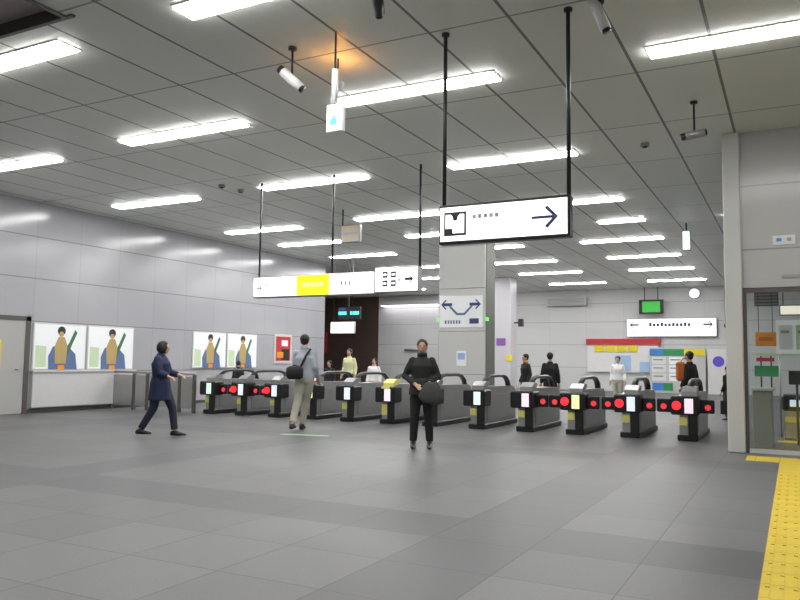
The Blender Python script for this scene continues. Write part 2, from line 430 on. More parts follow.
# further hanging signs
def small_hanging(name, label, loc, w, h, face, mark, rodx=(0,), top=CH, cat='sign'):
    o = thing(name, label, cat, loc)
    MB().box(-w/2, w/2, 0, .1, -h/2, h/2, M['silverd'], .008).build('frame', o)
    MB().box(-w/2+.02, w/2-.02, -.006, 0, -h/2+.02, h/2-.02, face).build('sign_face', o)
    if mark: mark(o)
    for rx in rodx:
        MB().tube([(rx, .05, h/2), (rx, .05, top-loc[2])], .018, M['rod'], 8).build('rod', o)
    return o
small_hanging('hanging_sign', 'beige hanging panel above the long sign with the yellow block', (-9.2, 15.0, 4.27), .52, .42, M['beige'],
    lambda o: MB().box(-.2, .2, -.01, -.006, -.03, .03, M['paleink']).build('lettering', o), (-.24,))
small_hanging('exit_sign', 'small pale blue hanging sign left of the right pier under the ceiling', (-2.35, 20.0, 4.42), .2, .5, mat('paleblue_lit', (.7, .9, 1), .4, emit=.9), None)
def bars(n, x0, dx, w, z0, z1, m, y=-.01):
    def fn(o):
        b = MB()
        for i in range(n): b.box(x0+i*dx, x0+i*dx+w, y, y+.004, z0, z1, m)
        return b.build('lettering', o)
    return fn
small_hanging('exit_sign', 'green lit emergency exit sign high before the far wall', (-5.85, 36.3, 3.95), 1.1, .66, M['exitg'],
    lambda o: (MB().box(-.52, .52, -.012, -.008, -.33, -.25, M['ink']).box(-.54, -.4, -.012, -.008, -.3, .33, M['ink']).box(.4, .54, -.012, -.008, -.3, .33, M['ink']).box(-.4, .4, -.012, -.008, .25, .33, M['ink']).build('border', o)), (-.3, .3))
def two_arrow(o):
    for q in (-1, 1): b = MB(); arrow(b, 1.62*q, .13, .42, -.007, M['navyink'], q, .2); b.build('arrow', o)
    b = MB()
    for i in range(11): b.box(-.95+i*.17, -.83+i*.17, -.012, -.006, .05, .19 if i % 3 else .23, M['navyink'])
    for i in range(7): b.box(-1.7+i*.1, -1.63+i*.1, -.012, -.006, -.26, -.19, M['paleink']).box(-.3+i*.13, -.22+i*.13, -.012, -.006, -.26, -.19, M['paleink']).box(1.1+i*.1, 1.16+i*.1, -.012, -.006, -.26, -.19, M['paleink'])
    b.build('lettering', o)
o = small_hanging('direction_sign', 'wide white sign with navy arrows at both ends on the far wall', (-5.05, 36.6, 3.0), 3.95, .84, M['signw'], two_arrow, ())
# round white lamp high on far wall
wl2 = thing('wall_clock', 'round white disc high on the far wall right of the green exit sign', 'clock', (-4.0, 36.78, 4.55))
MB().tube([(0, -.1, 0), (0, 0, 0)], .24, M['silverd'], 20).build('case', wl2)
MB().tube([(0, -.115, 0), (0, -.1, 0)], .22, M['signw'], 20).build('dial', wl2)
# pale board under the ceiling at centre
pb = MB().box(-10.9, -9.0, 36.4, 36.6, 4.1, 4.5, M['beige']); pb.box(-10.8, -9.1, 36.39, 36.4, 4.17, 4.43, M['white'])
o = thing('air_vent', 'pale grey louvred box high on the far wall, centre', 'vent', (-9.9, 36.7, 4.3))
MB().box(-1.0, 1.0, -.25, .1, -.2, .22, M['trim'], .02).build('housing', o)
v = MB()
for k in range(5): v.box(-.92, .92, -.27, -.25, -.15+k*.065, -.12+k*.065, M['silverd'])
v.build('grille', o)
# black rod with weight at the right
o = thing('hanging_pole', 'black pole hanging from the ceiling just left of the right pier', 'pole', (-1.08, 14.9, CH))
MB().tube([(0, 0, 0), (0, 0, -1.45)], .012, M['rod'], 8).build('wire', o)
MB().tube([(0, 0, -1.45), (0, 0, -2.83)], .032, M['black'], 10).ball((0, 0, -2.85), .055, M['black']).build('pole', o)

# far-left recess signs
o = thing('screen_sign', 'dark double display board with teal lines in the far left corridor', 'sign', (-13.9, 22.6, 2.95))
MB().box(-.42, .5, 0, .1, -.22, .22, M['black']).build('frame', o)
MB().box(-.38, -.05, -.006, 0, -.06, .06, M['teal']).box(.1, .46, -.006, 0, -.06, .06, M['teal']).box(-.38, -.1, -.006, 0, .1, .18, M['navyink']).build('display', o)
MB().box(-.03, .03, .03, .07, .22, CH-2.95, M['rod']).build('rod', o)
o = thing('hanging_sign', 'plain white lit box sign under the dark display board, far left', 'sign', (-13.85, 22.2, 2.42))
MB().box(-.5, .45, 0, .12, -.2, .2, M['white'], .01).build('frame', o)
MB().box(-.48, .43, -.006, 0, -.18, .18, M['signw']).build('sign_face', o)
for x in (-.4, .35): MB().tube([(x, .06, .2), (x, .06, CH-2.42)], .01, M['rod'], 6).build('rod', o)
tag(MB().box(-24.4, -24.0, 36.7, 36.8, 1.7, 2.9, M['redp']).build('red_banner'), 'narrow red banner on the brown far left wall', 'banner')
tag(MB().tube([(-18.9, 36.7, 1.9), (-17.6, 36.7, 1.9)], .06, M['silverd'], 8).tube([(-18.7, 36.8, 1.9), (-18.7, 36.7, 1.9)], .03, M['silverd'], 6).tube([(-17.8, 36.8, 1.9), (-17.8, 36.7, 1.9)], .03, M['silverd'], 6).build('wall_rail'), 'dark bar on the far wall left of the person in black', 'rail')

# cctv cameras
def cctv(loc, rz, tilt, label, drop=.35, col='white', L=.3, dark=False):
    o = thing('security_camera', label, 'camera', loc, rz, 'security cameras')
    MB().tube([(0, 0, 0), (0, 0, -.03)], .05, M['rod'], 12).tube([(0, 0, -.03), (0, 0, -drop)], .014, M['rod'], 8).ball((0, 0, -drop), .03, M['rod']).build('mount', o)
    c, s = math.cos(tilt), math.sin(tilt)
    p = lambda a, u: (0, a*c - u*s*0, -drop-.04 - a*s + u)
    MB().tube([p(-L/2, 0), p(L/2, 0)], .055, M[col], 12).build('body', o)
    MB().tube([p(L/2, 0), p(L/2+.03, 0)], .045, M['black'], 12).build('lens', o)
    MB().tube([p(-L/2-.05, 0), p(-L/2, 0)], .062 if dark else .05, M['black'], 12).build('rear_cap', o)
    return o
cctv((-5.02, 6.85, CH), -1.2, .75, 'white tube security camera on a short stem, left of the box sign', .34)
cctv((-3.42, 6.0, CH), .4, .5, 'dark security camera cut by the top edge, centre', .12, 'black')
cctv((-1.62, 7.25, CH), -1.3, 1.2, 'beige and white security camera at the top edge right of the tall rod', .1, 'white', .34)
cctv((-1.13, 10.7, CH), -1.2, -.2, 'small dark security camera on a stem near the right pier', .42, 'silverd', .26)
for x, y, l in ((-10.39, 11.85, 'left of the pair of small grey ceiling sensors'), (-10.3, 12.35, 'right of the pair of small grey ceiling sensors'), (-2.07, 12.45, 'small grey ceiling sensor on the right half of the ceiling')):
    tag(MB().tube([(x, y, CH), (x, y, CH-.05)], .07, M['silverd'], 14).tube([(x, y, CH-.05), (x, y, CH-.07)], .04, M['rod'], 12).build('ceiling_sensor'), l, 'sensor', 'ceiling sensors')

# ------------------------------------------------------------------ pillars
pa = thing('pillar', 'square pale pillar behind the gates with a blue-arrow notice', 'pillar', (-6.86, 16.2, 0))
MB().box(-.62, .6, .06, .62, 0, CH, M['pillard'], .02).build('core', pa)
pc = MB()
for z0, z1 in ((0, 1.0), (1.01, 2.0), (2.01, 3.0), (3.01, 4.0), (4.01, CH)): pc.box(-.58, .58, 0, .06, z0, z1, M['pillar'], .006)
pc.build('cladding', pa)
for q in (-.64, .6): MB().box(q, q+.05, .0, .08, 2.24, 2.32, M['greenled']).build('indicator_light', pa)
nt_ = thing('notice_board', 'pale notice with navy crossing arrows on the square pillar', 'notice', (-6.87, 16.2, 2.46))
MB().box(-.54, .54, -.02, 0, -.37, .37, M['paper'], .004).build('board', nt_)
g = MB()
for q in (-1, 1): a_ = MB(); arrow(a_, .36*q, .17, .28, -.021, M['navyink'], q, .25); a_.build('arrow', nt_)
g.prism([(-.3, .12), (-.1, -.08), (.1, -.08), (.3, .12), (.27, .15), (.08, -.03), (-.08, -.03), (-.27, .15)], 1, -.026, -.021, M['bluegrey'])
for i in range(6): g.box(-.4+i*.07, -.36+i*.07, -.026, -.021, -.28, -.2, M['bluegrey'])
g.box(.22, .45, -.026, -.021, -.28, -.16, M['navyink'])
g.build('lettering', nt_)
tag(MB().box(-6.97, -6.73, 16.18, 16.199, 1.2, 1.55, M['paper']).box(-6.94, -6.76, 16.175, 16.18, 1.35, 1.5, M['bluep']).build('notice'), 'small pale blue sheet low on the square pillar', 'notice')
pb_ = thing('pillar', 'narrower lavender-grey pillar seen right behind the square pillar', 'pillar', (-6.0, 18.3, 0))
# its own spot is set from the photo: further back, left of the light rows
pb_.location = (-10.9, 30, 0)
MB().box(-.42, .42, 0, .8, 0, CH, M['lav'], .03).build('shaft', pb_)
MB().box(-.2, .2, -.02, 0, 2.0, 2.3, M['purple']).build('purple_mark', pb_)
MB().box(.25, .5, -.03, .02, 1.35, 1.6, M['yellow']).build('yellow_tag', pb_)
o = thing('wall_speaker', 'small black box speaker right of the lavender pillar', 'speaker', (-10.1, 30, 2.95))
MB().box(-.09, .1, .1, .3, -.16, .16, M['black'], .01).build('cabinet', o); MB().box(-.3, -.09, .18, .24, -.03, .03, M['rod']).build('bracket', o)

# ------------------------------------------------------------------ posters
def wall_poster(yc, zc, w, h, label, fig=True):
    o = thing('wall_poster', label, 'poster', (-15.5, yc, zc), group='lit posters on the left wall')
    MB().box(0, .03, -w/2, w/2, -h/2, h/2, M['trim'], .006).build('frame', o)
    MB().box(.03, .036, -w/2+.03, w/2-.03, -h/2+.03, h/2-.03, M['paper']).build('sheet', o)
    if fig:
        f = MB(); H = h
        P = lambda pts, m, k: f.prism([((a-.09)*w, b*H*1.04) for a, b in pts], 0, .036, .038+k*.0015, m)
        P([(-.36, -.42), (-.17, -.42), (-.17, .0), (-.36, .02)], M['palegreen'], 0)
        P([(-.12, -.47), (.42, -.47), (.38, -.15), (.2, .05), (-.05, .0), (-.13, -.2)], M['bluegrey'], 1)
        P([(.12, -.2), (.2, -.25), (.4, .3), (.36, .36), (.26, .1)], M['darkgreen'], 2)
        P([(0, -.35), (.2, -.35), (.22, .02), (.16, .2), (.05, .2), (-.02, .0)], M['tan'], 3)
        f.tube([(.036, .01*w, .34*H), (.041, .01*w, .34*H)], .1*H, M['ink'], 14, smooth=False)
        f.tube([(.036, .01*w, .27*H), (.043, .01*w, .27*H)], .06*H, M['tan'], 12, smooth=False)
        P([(.05, -.47), (.18, -.47), (.17, -.38), (.06, -.38)], M['orange'], 4)
        f.build('printed_figure', o)
    return o
wall_poster(12.17, 1.53, 1.47, 1.1, 'poster of a tan-clothed figure on white, nearest on the left wall')
wall_poster(13.68, 1.53, 1.47, 1.1, 'poster of a tan-clothed figure on white, right one of the near pair')
wall_poster(17.35, 1.55, 1.45, 1.08, 'poster of a tan-clothed figure on white, left one of the pair behind the gates')
wall_poster(18.85, 1.55, 1.45, 1.08, 'poster of a tan-clothed figure on white, right one of the pair behind the gates')
o = thing('wall_poster', 'dark red framed poster on the left wall beside the walking person in grey', 'poster', (-15.5, 21.0, 1.65))
MB().box(0, .03, -.5, .5, -.5, .5, M['trim'], .006).build('frame', o)
MB().box(.03, .036, -.4, .4, -.4, .42, M['redp']).box(.036, .04, -.1, .35, -.38, .0, M['blackm']).box(.036, .041, -.35, .0, -.3, -.1, M['orange']).box(.036, .041, -.1, .25, .1, .3, M['paper']).build('sheet', o)

# ------------------------------------------------------------------ barrier fence between wall and first gate
fb = thing('barrier_fence', 'steel and grey panel barrier between the left wall and the first gate', 'barrier', (-14.1, 13.75, 0))
for a, b in ((-1.3, -.63), (-.53, -.17), (-.07, .89), (.99, 1.35)):
    MB().box(a, b, -.015, .015, .1, .86, M['silver'], .005).build('panel', fb)
for x in (-1.35, -.58, -.12, .94, 1.4):
    MB().box(x-.035, x+.035, -.04, .04, 0, .9, M['frame'], .008).build('post', fb)
MB().tube([(-1.4, 0, .93), (1.42, 0, .93)], .028, M['silver'], 10).build('handrail', fb)

# ------------------------------------------------------------------ ticket gates
def gate(x, label, disp, redlamp, flapL, flapR, sticker=True, yfront=False):
    o = thing('ticket_gate', label, 'ticket gate', (x, 13.8, 0), group='ticket gates in a row')
    D = 1.9
    b = MB()
    prof = [(.04, .1), (D, .1), (D, .7), (D-.15, .8), (.28, .82), (.04, .76)]
    b.prism(prof, 0, -.13, .15, M['silver'])
    b.box(-.145, -.13, .2, D-.15, .16, .66, M['silverd']).box(.15, .165, .2, D-.15, .16, .66, M['silver'])
    b.build('body', o)
    MB().box(-.16, .18, -.02, D+.04, 0, .1, M['black'], .015).build('plinth', o)
    MB().box(.02, .17, -.03, .04, .08, .5, M['black'], .01).build('front_post', o)
    MB().box(-.26, .2, -.06, .3, .44, .76, M['black'], .025).build('head', o)
    MB().prism([(-.02, .76), (.3, .84), (.3, .92), (.12, .92), (-.02, .84)], 0, -.08, .16, M['ysticker' if yfront else 'silver']).build('card_reader', o)
    MB().box(-.03, .11, -.07, -.06, .47, .72, disp, .003).build('display', o)
    if sticker:
        MB().box(-.13, .0, .02, .04, .18 if yfront else .26, .4, M['ysticker']).build('sticker', o)
    if yfront:
        MB().box(-.09, .09, -.075, -.055, .725, .765, M['ysticker']).build('yellow_trim', o)
    if redlamp:
        MB().tube([(-.16, -.075, .6), (-.16, -.06, .6)], .075, M['red'], 16, smooth=False).build('stop_lamp', o)
    # arched guard rail along the top
    pts = [(.03, .3, .8), (.03, .38, .93), (.03, .52, 1.0), (.03, .7, 1.02), (.03, 1.35, 1.02), (.03, 1.55, .99), (.03, 1.7, .9), (.03, 1.76, .78)]
    MB().tube(pts, [(.06, .035)]*len(pts), M['black'], 10).build('guard_rail', o)
    for s, on in ((-1, flapL), (1, flapR)):
        if not on: continue
        x0, x1 = (-.513, -.24) if s < 0 else (.18, .43)
        fl = MB().box(x0, x1, .12, .16, .47, .7, M['black'], .02).build('flap', o)
        cx = (x0+x1)/2
        MB().tube([(cx+.02*s, .112, .57), (cx+.02*s, .12, .57)], .05, M['redd'], 14, smooth=False).build('flap_mark', fl)
    return o
gx = [-12.28, -11.33, -10.38, -9.42, -8.47, -7.5, -6.53, -5.52, -4.55, -3.6, -2.62, -1.66]
glabel = ['ticket gate at the far left end beside the barrier fence',
 'ticket gate second from the left, red lamp lit',
 'ticket gate with red lamp just left of the walking person in grey',
 'ticket gate directly right of the walking person in grey',
 'ticket gate midway between the person in grey and the person in black',
 'ticket gate with yellow front, left of the person in black',
 'ticket gate hidden partly behind the person in black',
 'ticket gate with pale green display right of the person in black',
 'ticket gate with pink display in front of the person in orange and black',
 'ticket gate with yellow display and red lamp, third from the right end',
 'ticket gate with blue display and red lamp, second from the right end',
 'ticket gate at the right end with pink display and red lamp']
D_ = [M['dispg'], M['disp'], M['disp'], M['dispy'], M['disp'], M['dispp'], M['disp'], M['dispg'], M['dispp'], M['dispy'], M['disp'], M['dispp']]
for i, x in enumerate(gx):
    red = i in (1, 2, 9, 10, 11)
    gate(x, glabel[i], D_[i], red, red, i in (0, 1, 8, 9, 10, 11), True, i == 5)
o = thing('gate_fence', 'black crossbar barrier between the last gate and the right pier', 'barrier', (-1.0, 13.95, 0))
MB().box(-.14, .1, -.02, .02, .47, .7, M['black'], .01).build('crossbar', o)
MB().box(.02, .08, -.03, .03, 0, .75, M['silverd'], .005).build('post', o)

# ------------------------------------------------------------------ far notice boards
fr = thing('fare_board', 'white board with red header and yellow tabs on the far wall', 'notice board', (-7.2, 36.7, 0))
MB().box(-1.7, 1.6, -.05, .1, .9, 2.35, M['white']).build('panel', fr)
MB().box(-1.75, 1.68, -.12, .1, 2.2, 2.48, M['redp']).build('header', fr)
for k in range(4): MB().box(-1.35+k*.52, -.9+k*.52, -.1, -.05, 1.85, 2.17, M['yellow']).build('yellow_tab', fr)
MB().box(-.4, .35, -.07, -.05, 1.0, 1.7, M['bluep']).build('poster', fr)
MB().box(.75, 1.5, -.07, -.05, .95, 1.4, M['bluep']).build('poster', fr)
ib = thing('information_board', 'tall information board with blue and green header, papers below, far right', 'notice board', (-4.75, 36.4, 0))
MB().box(-1.2, 1.2, -.05, .05, 0, 2.05, M['panel']).build('panel', ib)
MB().box(-1.2, -.6, -.07, -.05, 1.7, 2.0, M['blue']).box(-.6, .3, -.07, -.05, 1.7, 2.0, M['green']).box(.3, 1.2, -.07, -.05, 1.7, 2.0, M['yellow']).build('header', ib)
for j in range(3):
    for i in range(2):
        MB().box(-1.1+i*.75, -.5+i*.75, -.065, -.05, .55+j*.38, .88+j*.38, [M['white'], M['paper']][i]).box(-1.05+i*.75, -.6+i*.75, -.07, -.065, .72+j*.38, .78+j*.38, M['greybox']).build('paper_sheet', ib)
MB().box(-1.1, -.6, -.07, -.05, .1, .45, M['blue']).box(-.6, -.2, -.07, -.05, .1, .45, M['green']).build('footer', ib)
wb = thing('information_board', 'narrow white panel with a violet blue mark right of the information board', 'notice board', (-3.0, 36.3, 0))
MB().box(-.45, .45, -.05, .05, 0, 2.0, M['white']).build('panel', wb)
MB().tube([(0, -.07, 1.45), (0, -.05, 1.45)], .24, mat('violet_blue', (.15, .1, .7), .5), 16, smooth=False).build('mark', wb)

# ------------------------------------------------------------------ office behind the window
o = thing('service_counter', 'grey service counter behind the office window glass', 'counter', (-.5, 13.4, 0))
MB().box(-.12, .16, 0, .9, 0, .9, M['greybox'], .01).build('body', o)
MB().box(-.15, .2, -.05, .95, .9, .94, M['trim'], .006).build('worktop', o)
o = thing('hanging_sign', 'orange sign hanging inside the office window', 'sign', (-.4, 13.3, 1.72))
MB().box(-.15, .15, 0, .02, -.11, .11, M['orange'], .004).build('plate', o)
MB().box(-.1, .1, -.004, 0, -.03, .03, mat('dark_orange', (.6, .15, .02), .5)).build('lettering', o)
MB().tube([(-.1, .01, .11), (-.1, .01, CH-1.72)], .005, M['rod'], 6).tube([(.1, .01, .11), (.1, .01, CH-1.72)], .005, M['rod'], 6).build('wire', o)
o = thing('leaflet_shelf', 'green leaflet shelf with red and yellow strips behind the office glass', 'shelf', (-.4, 13.9, 0))
MB().box(-.2, .16, 0, .1, 1.12, 1.3, M['green'], .005).build('green_panel', o)
MB().box(-.17, .1, 0, .08, 1.37, 1.43, M['redp']).build('red_strip', o)
MB().box(-.22, .75, .02, .08, 1.46, 1.5, M['palegreen']).build('rail', o)
MB().tube([(-.1, .05, .94), (-.1, .05, 1.46)], .012, M['rod'], 6).tube([(.05, .05, .94), (.05, .05, 1.46)], .012, M['rod'], 6).build('post', o)
MB().box(.62, .66, .0, .1, 0, 1.46, M['rod']).build('stand', o)
o = thing('ticket_gate', 'wide accessible gate with black band behind the office glass', 'ticket gate', (.1, 15.2, 0))
MB().box(-.3, .4, 0, 1.2, 0, .55, M['silver'], .02).build('body', o)
MB().box(-.32, .42, -.03, .9, .5, .78, M['black'], .03).build('head', o)
MB().box(-.2, .15, -.04, -.03, .58, .7, M['disp']).build('display', o)
MB().box(-.28, .12, -.02, 0, .3, .4, M['ysticker']).build('sticker', o)
o = thing('monitor', 'black monitor on the stand at the right edge inside the office', 'monitor', (.02, 14.2, .94))
MB().box(-.12, .16, 0, .04, .05, .28, M['black'], .01).build('screen', o); MB().tube([(0, .03, -.94), (0, .03, .06)], .02, M['rod'], 8).build('stand', o)
o = thing('ventilation_grille', 'dark grille hanging at the top of the office window', 'grille', (-.42, 14.2, 2.45))
g = MB().box(-.17, .2, 0, .05, -.14, .14, M['frame'])
for k in range(5): g.box(-.15, .18, -.01, 0, -.12+k*.055, -.095+k*.055, M['silverd'])
g.build('louvres', o); MB().tube([(0, .02, .14), (0, .02, CH-2.45)], .01, M['rod'], 6).build('rod', o)
o = thing('hanging_sign', 'pale beige lit panel at the top right inside the office window', 'sign', (.05, 14.0, 2.22))
MB().box(-.26, .6, 0, .04, -.09, .09, M['silverd'], .005).build('frame', o)
MB().box(-.24, .58, -.006, 0, -.07, .07, mat('beige_lit', (.95, .9, .75), .4, emit=.7)).build('sign_face', o)
for q in (-.2, .5): MB().tube([(q, .02, .09), (q, .02, CH-2.22)], .008, M['rod'], 6).build('wire', o)
o = thing('notice_board', 'white sheet board on a thin stand behind the office glass, right of the orange sign', 'notice board', (.0, 15.6, 0))
MB().box(-.3, .6, 0, .03, 1.5, 2.15, M['paper'], .004).build('panel', o)
for k in range(3): MB().box(-.25+k*.28, -.03+k*.28, -.006, 0, 1.6, 2.05, [M['white'], M['palegreen'], M['white']][k]).box(-.22+k*.28, -.08+k*.28, -.009, -.006, 1.9, 1.95, M['greybox']).build('paper_sheet', o)
for q in (-.25, .55): MB().tube([(q, .015, 0), (q, .015, 1.5)], .015, M['silver'], 8).build('leg', o)
# small things on the right wall
o = thing('wall_plate', 'small white plate with a blue mark on the right wall', 'sign', (-.08, 12.5, 3.17))
MB().box(-.17, .13, -.015, 0, -.07, .07, M['white'], .003).build('plate', o); MB().box(-.12, -.05, -.018, -.015, -.02, .03, M['blue']).box(.02, .08, -.018, -.015, -.02, .03, M['greybox']).build('lettering', o)
tag(MB().box(-.14, .14, 12.485, 12.5, 2.6, 2.65, M['greybox']).build('name_plate'), 'thin grey plate just above the office window', 'plate')

# ------------------------------------------------------------------ people
def V(*a): return Vector(a)
def person(label, loc, rz, h, top, bottom, shoes, pose=None, hairstyle='short', coat=0, vox=.016, near=False, face=True, collar=None, group=None):
    o = thing('person', label, 'person', loc, rz, group); S = h/1.70
    J = dict(pelvis=V(0, 0, .93), waist=V(0, 0, 1.07), chest=V(0, .0, 1.28), neck=V(0, -.01, 1.43), head=V(0, .015, 1.585),
             shL=V(-.152, -.01, 1.36), elL=V(-.205, -.04, 1.11), wrL=V(-.23, .06, .88),
             shR=V(.152, -.01, 1.36), elR=V(.205, -.04, 1.11), wrR=V(.23, .06, .88),
             hiL=V(-.085, 0, .9), knL=V(-.09, .02, .49), anL=V(-.095, -.03, .08),
             hiR=V(.085, 0, .9), knR=V(.09, .02, .49), anR=V(.095, -.03, .08))
    if pose: J.update({k: V(*v) for k, v in pose.items()})
    J = {k: v*S for k, v in J.items()}
    def lerp(a, b, t): return J[a].lerp(J[b], t)
    # --- body
    b = MB(); sk = M['skin']
    def limb(mb, a, m_, c, ra, rm, rc, mt, n=12):
        mb.tube([J[a], lerp(a, m_, .3), lerp(a, m_, .8), J[m_], lerp(m_, c, .3), lerp(m_, c, .8), J[c]], [x*S for x in (ra, ra*1.03, rm*1.03, rm, rm*1.05, rc*1.15, rc)], mt, n)
        for p, r in ((a, ra), (m_, rm), (c, rc)): mb.ball(J[p], r*S*1.0, mt, 12, 8)
    def torso(mb, w, mt, low=-.04):
        p, q, c, n = J['pelvis'], J['waist'], J['chest'], J['neck']
        mb.tube([p+V(0, 0, low*S), p, q, c, c.lerp(n, .55), n], [(x*S, y*S) for x, y in ((.13+w, .09+w), (.155+w, .105+w), (.135+w, .09+w), (.165+w, .11+w), (.135+w*.5, .08+w*.6), (.06+w*.3, .055+w*.4))], mt, 20)
    torso(b, 0, sk)
    hd = J['head']
    b.tube([J['neck']-V(0, 0, .03)*S, hd+V(0, -.01, -.06)*S], [.056*S, .05*S], sk, 12)
    b.ball(hd+V(0, -.012, .02)*S, (.074*S, .09*S, .088*S), sk, 18, 12)      # cranium
    b.ball(hd+V(0, .014, -.035)*S, (.056*S, .066*S, .075*S), sk, 16, 10)    # jaw and cheeks
    b.tube([hd+V(0, .078, .012)*S, hd+V(0, .094, -.024)*S], [.008*S, .015*S], sk, 8)  # nose
    for s in (-1, 1): b.ball(hd+V(s*.076, -.005, -.004)*S, (.011*S, .018*S, .03*S), sk, 10, 8)
    for s in 'LR':
        limb(b, 'sh'+s, 'el'+s, 'wr'+s, .048, .038, .027, sk)
        limb(b, 'hi'+s, 'kn'+s, 'an'+s, .082, .055, .036, sk)
        # hand
        w, e = J['wr'+s], J['el'+s]; d = (w-e).normalized(); side = V(1, 0, 0) if abs(d.x) < .7 else V(0, 0, 1)
        side = (side - d*side.dot(d)).normalized(); nrm = d.cross(side)
        palm = w+d*.05*S
        b.tube([w, palm, w+d*.09*S], [(.024*S, .02*S), (.036*S, .018*S), (.036*S, .014*S)], sk, 10)
        for k, (off, ln) in enumerate(((-.028, .062), (-.01, .075), (.01, .07), (.027, .055))):
            r0 = w+d*.08*S+side*off*S; r1 = r0+d*ln*.55*S+nrm*.008*S; r2 = r1+d*ln*.45*S+nrm*.025*S
            b.tube([r0, r1, r2], [.0095*S, .0088*S, .0075*S], sk, 8)
        t0 = w+d*.03*S+side*-.026*S; b.tube([t0, t0+d*.03*S-side*.022*S, t0+d*.06*S-side*.028*S], [.012*S, .0105*S, .009*S], sk, 8)
        # foot
        a = J['an'+s]; b.tube([a, a+V(0, .06, -.045)*S, a+V(0, .16, -.06)*S], [.034*S, (.038*S, .03*S), (.034*S, .018*S)], sk, 10)
    b.build('body', o, remesh=.009*S if near else .014, smoothit=2)
    # --- trousers
    p = MB()
    p.tube([J['pelvis']+V(0, 0, -.09)*S, J['pelvis'], J['waist']+V(0, 0, -.03)*S], [(.15*S, .115*S), (.172*S, .122*S), (.15*S, .108*S)], bottom, 20)
    for s in 'LR':
        p.tube([J['hi'+s]+V(0, 0, .03)*S, lerp('hi'+s, 'kn'+s, .35), J['kn'+s], lerp('kn'+s, 'an'+s, .5), lerp('kn'+s, 'an'+s, .93)], [x*S for x in (.098, .098, .074, .066, .06)], bottom, 14)
        p.ball(J['kn'+s], .074*S, bottom)
    p.build('trousers', o, remesh=vox, smoothit=2)
    # --- top / coat
    c = MB(); torso(c, .022 if coat < .2 else .05, top, -.02)
    if coat:
        pp = J['pelvis']; L = coat
        c.tube([J['waist'], pp, pp+V(0, 0, -L)*S], [(.17*S, .14*S), (.2*S, .175*S), (.215*S, .2*S)], top, 20)
    for s in 'LR':
        c.tube([J['sh'+s], lerp('sh'+s, 'el'+s, .5), J['el'+s], lerp('el'+s, 'wr'+s, .5), lerp('el'+s, 'wr'+s, .95)], [x*S*(1 if coat < .2 else 1.2) for x in (.06, .064, .056, .052, .046)], top, 12)
        c.ball(J['sh'+s], .066*S, top); c.ball(J['el'+s], .057*S, top)
    c.tube([J['neck']-V(0, 0, .03)*S, J['neck']+V(0, 0, .035)*S], [.085*S, .066*S], top, 14)
    c.build('coat' if coat else 'jacket', o, remesh=vox, smoothit=2)
    if collar:
        MB().tube([J['neck']+V(0, 0, .0)*S, J['neck']+V(0, 0, .06)*S], [.082*S, .075*S], collar, 16).build('collar', o)
    # --- shoes
    for s in 'LR':
        a = J['an'+s]; base = a.z-.08*S
        q = MB().tube([a+V(0, -.05, -.035)*S, a+V(0, .02, -.03)*S, a+V(0, .1, -.045)*S, a+V(0, .18, -.055)*S], [(.04*S, .045*S), (.046*S, .05*S), (.046*S, .034*S), (.034*S, .022*S)], shoes, 14)
        q.ball(a+V(0, -.05, -.04)*S, (.04*S, .035*S, .04*S), shoes).ball(a+V(0, .18, -.055)*S, (.034*S, .03*S, .022*S), shoes)
        q.tube([a+V(0, 0, -.03)*S, a+V(0, -.005, .02)*S], [.045*S, .046*S], shoes, 12)
        q.build('shoe', o, remesh=.012, smoothit=1)
    # --- hair
    q = MB()
    q.ball(hd+V(0, -.026, .034)*S, (.088*S, .096*S, .09*S), M['hair'], 18, 12)
    if hairstyle == 'bob':
        q.ball(hd+V(0, -.05, -.03)*S, (.094*S, .074*S, .105*S), M['hair'], 16, 10)
    elif hairstyle == 'hood':
        q.ball(hd+V(0, -.035, .0)*S, (.102*S, .108*S, .125*S), M['hair'], 16, 10)
    elif hairstyle == 'long':
        q.tube([hd+V(0, -.05, .02)*S, hd+V(0, -.07, -.1)*S, hd+V(0, -.085, -.22)*S], [(.09*S, .06*S), (.085*S, .045*S), (.06*S, .03*S)], M['hair'], 14)
    else:
        q.ball(hd+V(0, -.045, -.01)*S, (.076*S, .062*S, .07*S), M['hair'], 14, 9)
    q.build('hair', o, remesh=.011, smoothit=1)
    if face:
        for s in (-1, 1):
            MB().ball(hd+V(s*.028, .071, .012)*S, (.013*S, .009*S, .007*S), M['eye'], 10, 6).build('eye', o)
        MB().ball(hd+V(0, .077, -.056)*S, (.022*S, .007*S, .006*S), M['lip'], 10, 6).build('mouth', o)
    return o, J

navy = mat('navy_coat', (.009, .017, .06), .75, noise=.25, nscale=12); darkblue = mat('dark_jeans', (.012, .016, .035), .8, noise=.2)
lgrey = mat('light_grey_hoodie', (.4, .43, .5), .85, noise=.1); khaki = mat('khaki_trousers', (.42, .4, .33), .85, noise=.1)
blk = mat('black_cloth', (.012, .012, .013), .8, noise=.3, nscale=10); dgrey = mat('dark_grey_cloth', (.05, .05, .05), .85, noise=.25)
shoeb = mat('black_shoes', (.012, .012, .012), .45)
# woman-like figure in navy coat, walking towards the right
person('person with black hair in a navy coat striding to the right', (-9.36, 9.33, 0), -PI/2+.45, 1.6, navy, darkblue, shoeb,
    dict(knL=(-.08, .2, .5), anL=(-.08, .26, .09), knR=(.08, -.08, .5), anR=(.08, -.3, .12), elL=(-.22, .08, 1.12), wrL=(-.2, .25, 1.08), elR=(.2, .04, 1.12), wrR=(.2, .2, 1.06),
         hiL=(-.085, .03, .88), hiR=(.085, -.03, .88), head=(0, .05, 1.56)), 'hood', .3, near=True)
